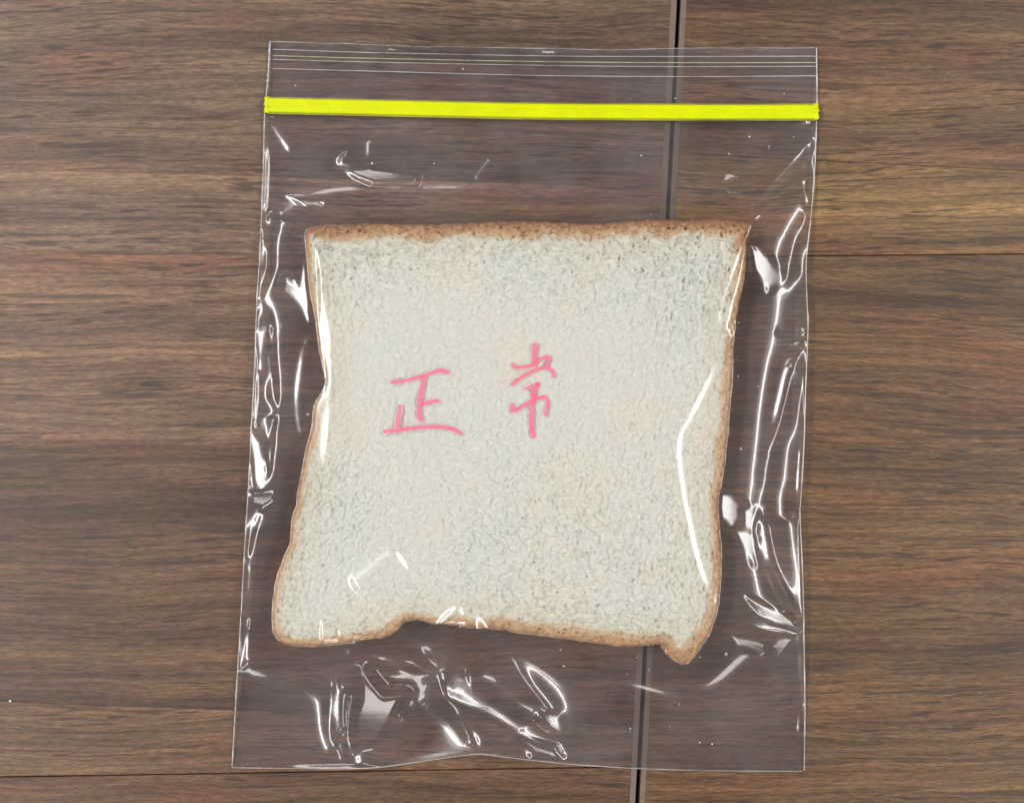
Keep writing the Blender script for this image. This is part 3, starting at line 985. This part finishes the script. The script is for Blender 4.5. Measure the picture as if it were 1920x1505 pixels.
n = len(le)
f = np.linspace(0, 1, n)
rl = lumps(n, 51, 0.17, 0.35) * np.where(f < 0.07, 1.0, 1.0) + np.where(f < 0.065, 0.22 * np.abs(np.sin(np.arange(n) * 1.35)), 0)
sweep('side_seam', le - bag_o, rl, SEAM, bag, 8)
rr = lumps(len(re_), 52, 0.17, 0.3) * np.where(np.linspace(0, 1, len(re_)) < 0.06, 1.2, 1.0)
sweep('side_seam', re_ - bag_o, rr, SEAM, bag, 8)
sweep('bottom_fold', bo - bag_o, 0.15, SEAM, bag, 8)
sweep('top_edge', to - bag_o, lumps(len(to), 54, 0.09, 0.3), SEAM, bag, 6)

# fine ribs moulded across the mouth
for pts, r, m in (([(512, 93), (700, 99), (1010, 105), (1260, 106.5), (1529, 106)], .11, RIB),
                  ([(512, 105), (700, 110), (1010, 116), (1260, 118), (1529, 118)], .13, RIBY),
                  ([(512, 112), (700, 117), (1010, 123), (1260, 125.5), (1529, 125)], .11, RIB),
                  ([(511, 129), (700, 134), (1010, 142), (1260, 144), (1529, 143)], .12, RIB)):
    q = catmull(pts, 12.0)
    xyz = []
    for px, py in q:
        x, y, _ = on_film(px, py)
        xyz.append((x, y, float(FZ[film_index(x, y)]) + 0.06))
    xyz = np.array(xyz); xyz[:, 2] = np.convolve(np.pad(xyz[:, 2], 4, mode='edge'), np.ones(9) / 9, 'valid')
    sweep('mouth_rib', xyz - bag_o, r, m, bag, 6)

# zipper
zc = catmull([(504, 197.5), (620, 200), (800, 204), (1010, 208.2), (1270, 210), (1400, 210.2), (1527, 210)], 12.0)
zx, zy = P(zc[:, 0], zc[:, 1], 2.2)
zn = len(zx)


def profile_strip(name, prof, mat, jitter=0.0, xs=zx, ys=zy, parent=None, zoff=0.0):
    m = len(prof)
    V, F = [], []
    r = np.random.default_rng(5)
    for i in range(len(xs)):
        for s, z in prof:
            V.append((xs[i], ys[i] + s + (r.normal(0, jitter) if jitter else 0), z + zoff))
    for i in range(len(xs) - 1):
        for j in range(m):
            k = (j + 1) % m
            F.append((i * m + j, (i + 1) * m + j, (i + 1) * m + k, i * m + k))
    o = make_mesh(name, np.array(V) - bag_o, F, mat, parent or bag)
    return o


w = 2.05
prof = [(-w, 1.0), (-w * 1.0, 2.1), (-w * .93, 2.45), (-w * .8, 2.58), (-w * .42, 2.60), (-w * .34, 2.42), (-w * .24, 2.62), (-w * .12, 2.74), (w * .12, 2.74), (w * .24, 2.62), (w * .34, 2.44),
        (w * .42, 2.62), (w * .8, 2.58), (w * .93, 2.45), (w, 2.1), (w, 1.0)]
zipper = profile_strip('zipper', prof, YEL)
for s in (-1, 1):
    pr = [(s * (w + .02), 1.9), (s * (w + .02), 2.15), (s * (w + .42), 2.02), (s * (w + .45), 1.85)]
    if s > 0:
        pr = pr[::-1]
    profile_strip('flange', pr, OLIVE, parent=zipper)


def crimp(px, py, seed, s):
    """the zipper end, crushed flat by the side weld"""
    x, y = P(px, py, 2.2)
    r = np.random.default_rng(seed)
    V, F = [], []
    nu, nv_ = 14, 20
    lump = r.normal(0, 1, 12)
    for j in range(nv_ + 1):
        b = -1 + 2 * j / nv_
        half = 0.85 + 0.16 * math.sin(b * 8 + lump[0]) + 0.10 * math.sin(b * 15 + lump[1])
        if abs(b) > .85:
            half *= 1 - 2.5 * (abs(b) - .85)
        for i in range(nu):
            a = 2 * math.pi * i / nu
            V.append((x + half * math.cos(a), y + 2.35 * b, 1.85 + (0.9 + 0.12 * math.sin(b * 11 + lump[2])) * math.sin(a) * (1 - 0.5 * max(0, abs(b) - .8))))
    for j in range(nv_):
        for i in range(nu):
            k = (i + 1) % nu
            F.append((j * nu + i, j * nu + k, (j + 1) * nu + k, (j + 1) * nu + i))
    for e, rev in ((0, True), (nv_, False)):
        V.append((x, y + 2.38 * (-1 if e == 0 else 1), 1.85)); c = len(V) - 1
        for i in range(nu):
            k = (i + 1) % nu
            tri = (e * nu + i, e * nu + k, c, c)
            F.append(tri)
    F4 = [q for q in F if q[2] != q[3]]
    o = make_mesh('zipper_end', np.array(V) - bag_o, F4, YEL, zipper)
    return o


crimp(500.5, 197.5, 1, -1)
crimp(1530.5, 210.0, 2, 1)

# ------------------------------------------------------------------ handwriting on the film
def character(strokes, label):
    V, F = [], []
    for si, (pts, wpx) in enumerate(strokes):
        pp = [(680 + x / 4.364, 620 + y / 4.364) for x, y in pts]
        q = np.array([P(x, y, ZB + 0.7) for x, y in pp]).reshape(-1, 2)
        q = catmull(q, 0.30)
        n = len(q)
        s = np.concatenate([[0], np.cumsum(np.linalg.norm(np.diff(q, axis=0), axis=1))])
        T = np.gradient(q, axis=0); T /= np.linalg.norm(T, axis=1, keepdims=True) + 1e-9
        N = np.stack([-T[:, 1], T[:, 0]], 1)
        hw = wpx / 4.364 * 0.15 / 2 * 0.86
        rr = np.random.default_rng(100 + si)
        wob = 1 + 0.07 * np.convolve(rr.normal(0, 1, n + 8), np.ones(9) / 3, 'valid')
        e = np.minimum(s, s[-1] - s)
        cap = np.sqrt(np.clip(1 - (1 - np.clip(e / hw, 0, 1)) ** 2, 0.0, 1))
        hwv = hw * wob * np.clip(cap, 0.12, 1)
        b0 = len(V)
        cols = (-1, -0.5, 0, 0.5, 1)
        for i in range(n):
            for c in cols:
                x, y = q[i] + N[i] * hwv[i] * c
                j, k = film_index(x, y)
                z = float(FZ[max(j - 1, 0):j + 2, max(k - 1, 0):k + 2].max()) + 0.10 + 0.02 * si
                V.append((x, y, z))
        m = len(cols)
        for i in range(n - 1):
            for c in range(m - 1):
                F.append((b0 + i * m + c, b0 + (i + 1) * m + c, b0 + (i + 1) * m + c + 1, b0 + i * m + c + 1))
    o = make_mesh('handwritten_character', np.array(V) - bag_o, np.array(F)[:, ::-1], INK, bag)
    o['label'] = label


character([([(225, 425), (300, 415), (380, 400), (500, 365), (620, 328), (680, 332), (708, 352)], 31),
           ([(505, 372), (485, 470), (468, 570), (462, 660), (466, 710), (490, 740)], 41),
           ([(470, 597), (560, 582), (610, 572), (632, 580)], 31),
           ([(306, 602), (306, 650), (292, 720), (281, 797)], 36),
           ([(165, 827), (280, 815), (400, 797), (520, 787), (640, 787), (730, 802), (816, 846)], 33)],
          'pink marker character of five strokes')
character([([(1417, 98), (1407, 180), (1405, 240), (1412, 292)], 42),
           ([(1222, 262), (1240, 295), (1300, 300), (1380, 282), (1430, 243), (1480, 222), (1522, 215), (1528, 228), (1512, 265), (1488, 298)], 29),
           ([(1212, 447), (1280, 392), (1360, 345), (1440, 312), (1500, 300), (1545, 325), (1566, 360), (1556, 388)], 30),
           ([(1330, 478), (1390, 448), (1440, 430), (1418, 470), (1385, 525), (1430, 525)], 26),
           ([(1226, 588), (1226, 658), (1300, 622), (1380, 577), (1450, 547), (1495, 545), (1513, 580), (1506, 640), (1492, 702)], 30),
           ([(1398, 470), (1394, 560), (1386, 640), (1380, 730), (1386, 810), (1398, 880)], 44)],
          'pink marker character with a long upright stroke')

# ------------------------------------------------------------------ loose crumbs
CR = mat_plain('crumb_bit', (0.70, 0.64, 0.52), 0.8, 0.2, 900.0)


def bit(px, py, size, z, seed, label, cat, group=None, name='bread_crumb', mat=CR):
    r = np.random.default_rng(seed)
    t = (1 + 5 ** 0.5) / 2
    V = np.array([(-1, t, 0), (1, t, 0), (-1, -t, 0), (1, -t, 0), (0, -1, t), (0, 1, t), (0, -1, -t), (0, 1, -t), (t, 0, -1), (t, 0, 1), (-t, 0, -1), (-t, 0, 1)]) / 1.9
    F = [(0, 11, 5), (0, 5, 1), (0, 1, 7), (0, 7, 10), (0, 10, 11), (1, 5, 9), (5, 11, 4), (11, 10, 2), (10, 7, 6), (7, 1, 8),
         (3, 9, 4), (3, 4, 2), (3, 2, 6), (3, 6, 8), (3, 8, 9), (4, 9, 5), (2, 4, 11), (6, 2, 10), (8, 6, 7), (9, 8, 1)]
    V = V * r.uniform(0.7, 1.25, (12, 1)) * np.array([1.0, r.uniform(0.55, 0.95), 0.45]) * size / 2
    a = r.uniform(0, math.pi)
    R = np.array([[math.cos(a), -math.sin(a), 0], [math.sin(a), math.cos(a), 0], [0, 0, 1]])
    V = V @ R.T
    V[:, 2] -= V[:, 2].min()
    x, y = P(px, py, z)
    o = make_mesh(name, V, F, mat, None)
    o.location = (float(x) * K, float(y) * K, z * K)
    tag(o, label, cat, group)


CRUMBS = [(1051, 1217, 1.0), (1057, 1248, 1.1), (1361, 1225, 1.3), (1312, 1231, .8), (1176, 1263, .5), (1194, 1231, .5), (1217, 1255, .5), (1274, 1320, .6),
          (1182, 1365, .7), (1256, 1362, .45), (1312, 1391, .6), (1335, 1394, .8), (1384, 605, .7), (1380, 674, .6), (1384, 706, .8), (1421, 725, .6),
          (1426, 759, .7), (1389, 841, .9), (554, 161, .7), (868, 130, .8), (814, 307, .6), (1266, 185, .7), (1470, 176, .6), (1405, 257, .7), (1488, 257, .6),
          (1367, 289, .7), (1202, 292, .6), (1220, 402, .6), (748, 1340, .8), (578, 776, 1.3)]
for i, (px, py, s) in enumerate(CRUMBS):
    x, y = P(px, py, 0.5)
    j = ((BX - x) ** 2 + (BY - y) ** 2).argmin()
    if py < 195:
        lab, grp = 'tiny pale crumb between the yellow zipper and the mouth of the bag', 'crumbs above the zipper'
    elif py < 410:
        lab, grp = 'tiny pale crumb between the yellow zipper and the bread slice', 'crumbs between zipper and slice'
    elif px < 700 and py < 900:
        lab, grp = 'small tan crumb clinging to the notch in the crust of the slice', None
    elif py < 900:
        lab, grp = 'tiny pale crumb beside the straight crust edge of the slice inside the bag', 'crumbs beside the slice'
    else:
        lab, grp = 'tiny pale crumb between the bread slice and the bottom fold of the bag', 'crumbs below the slice'
    bit(px, py, s * 0.85, float(BZ.ravel()[j]) + 0.05, 200 + i, lab, 'crumb', grp)
bit(20, 1313, 0.9, 0.0, 300, 'tiny white speck of dust on the bare left desk top', 'dust speck', name='dust_speck', mat=mat_plain('white_dust', (0.8, 0.8, 0.78), 0.8))
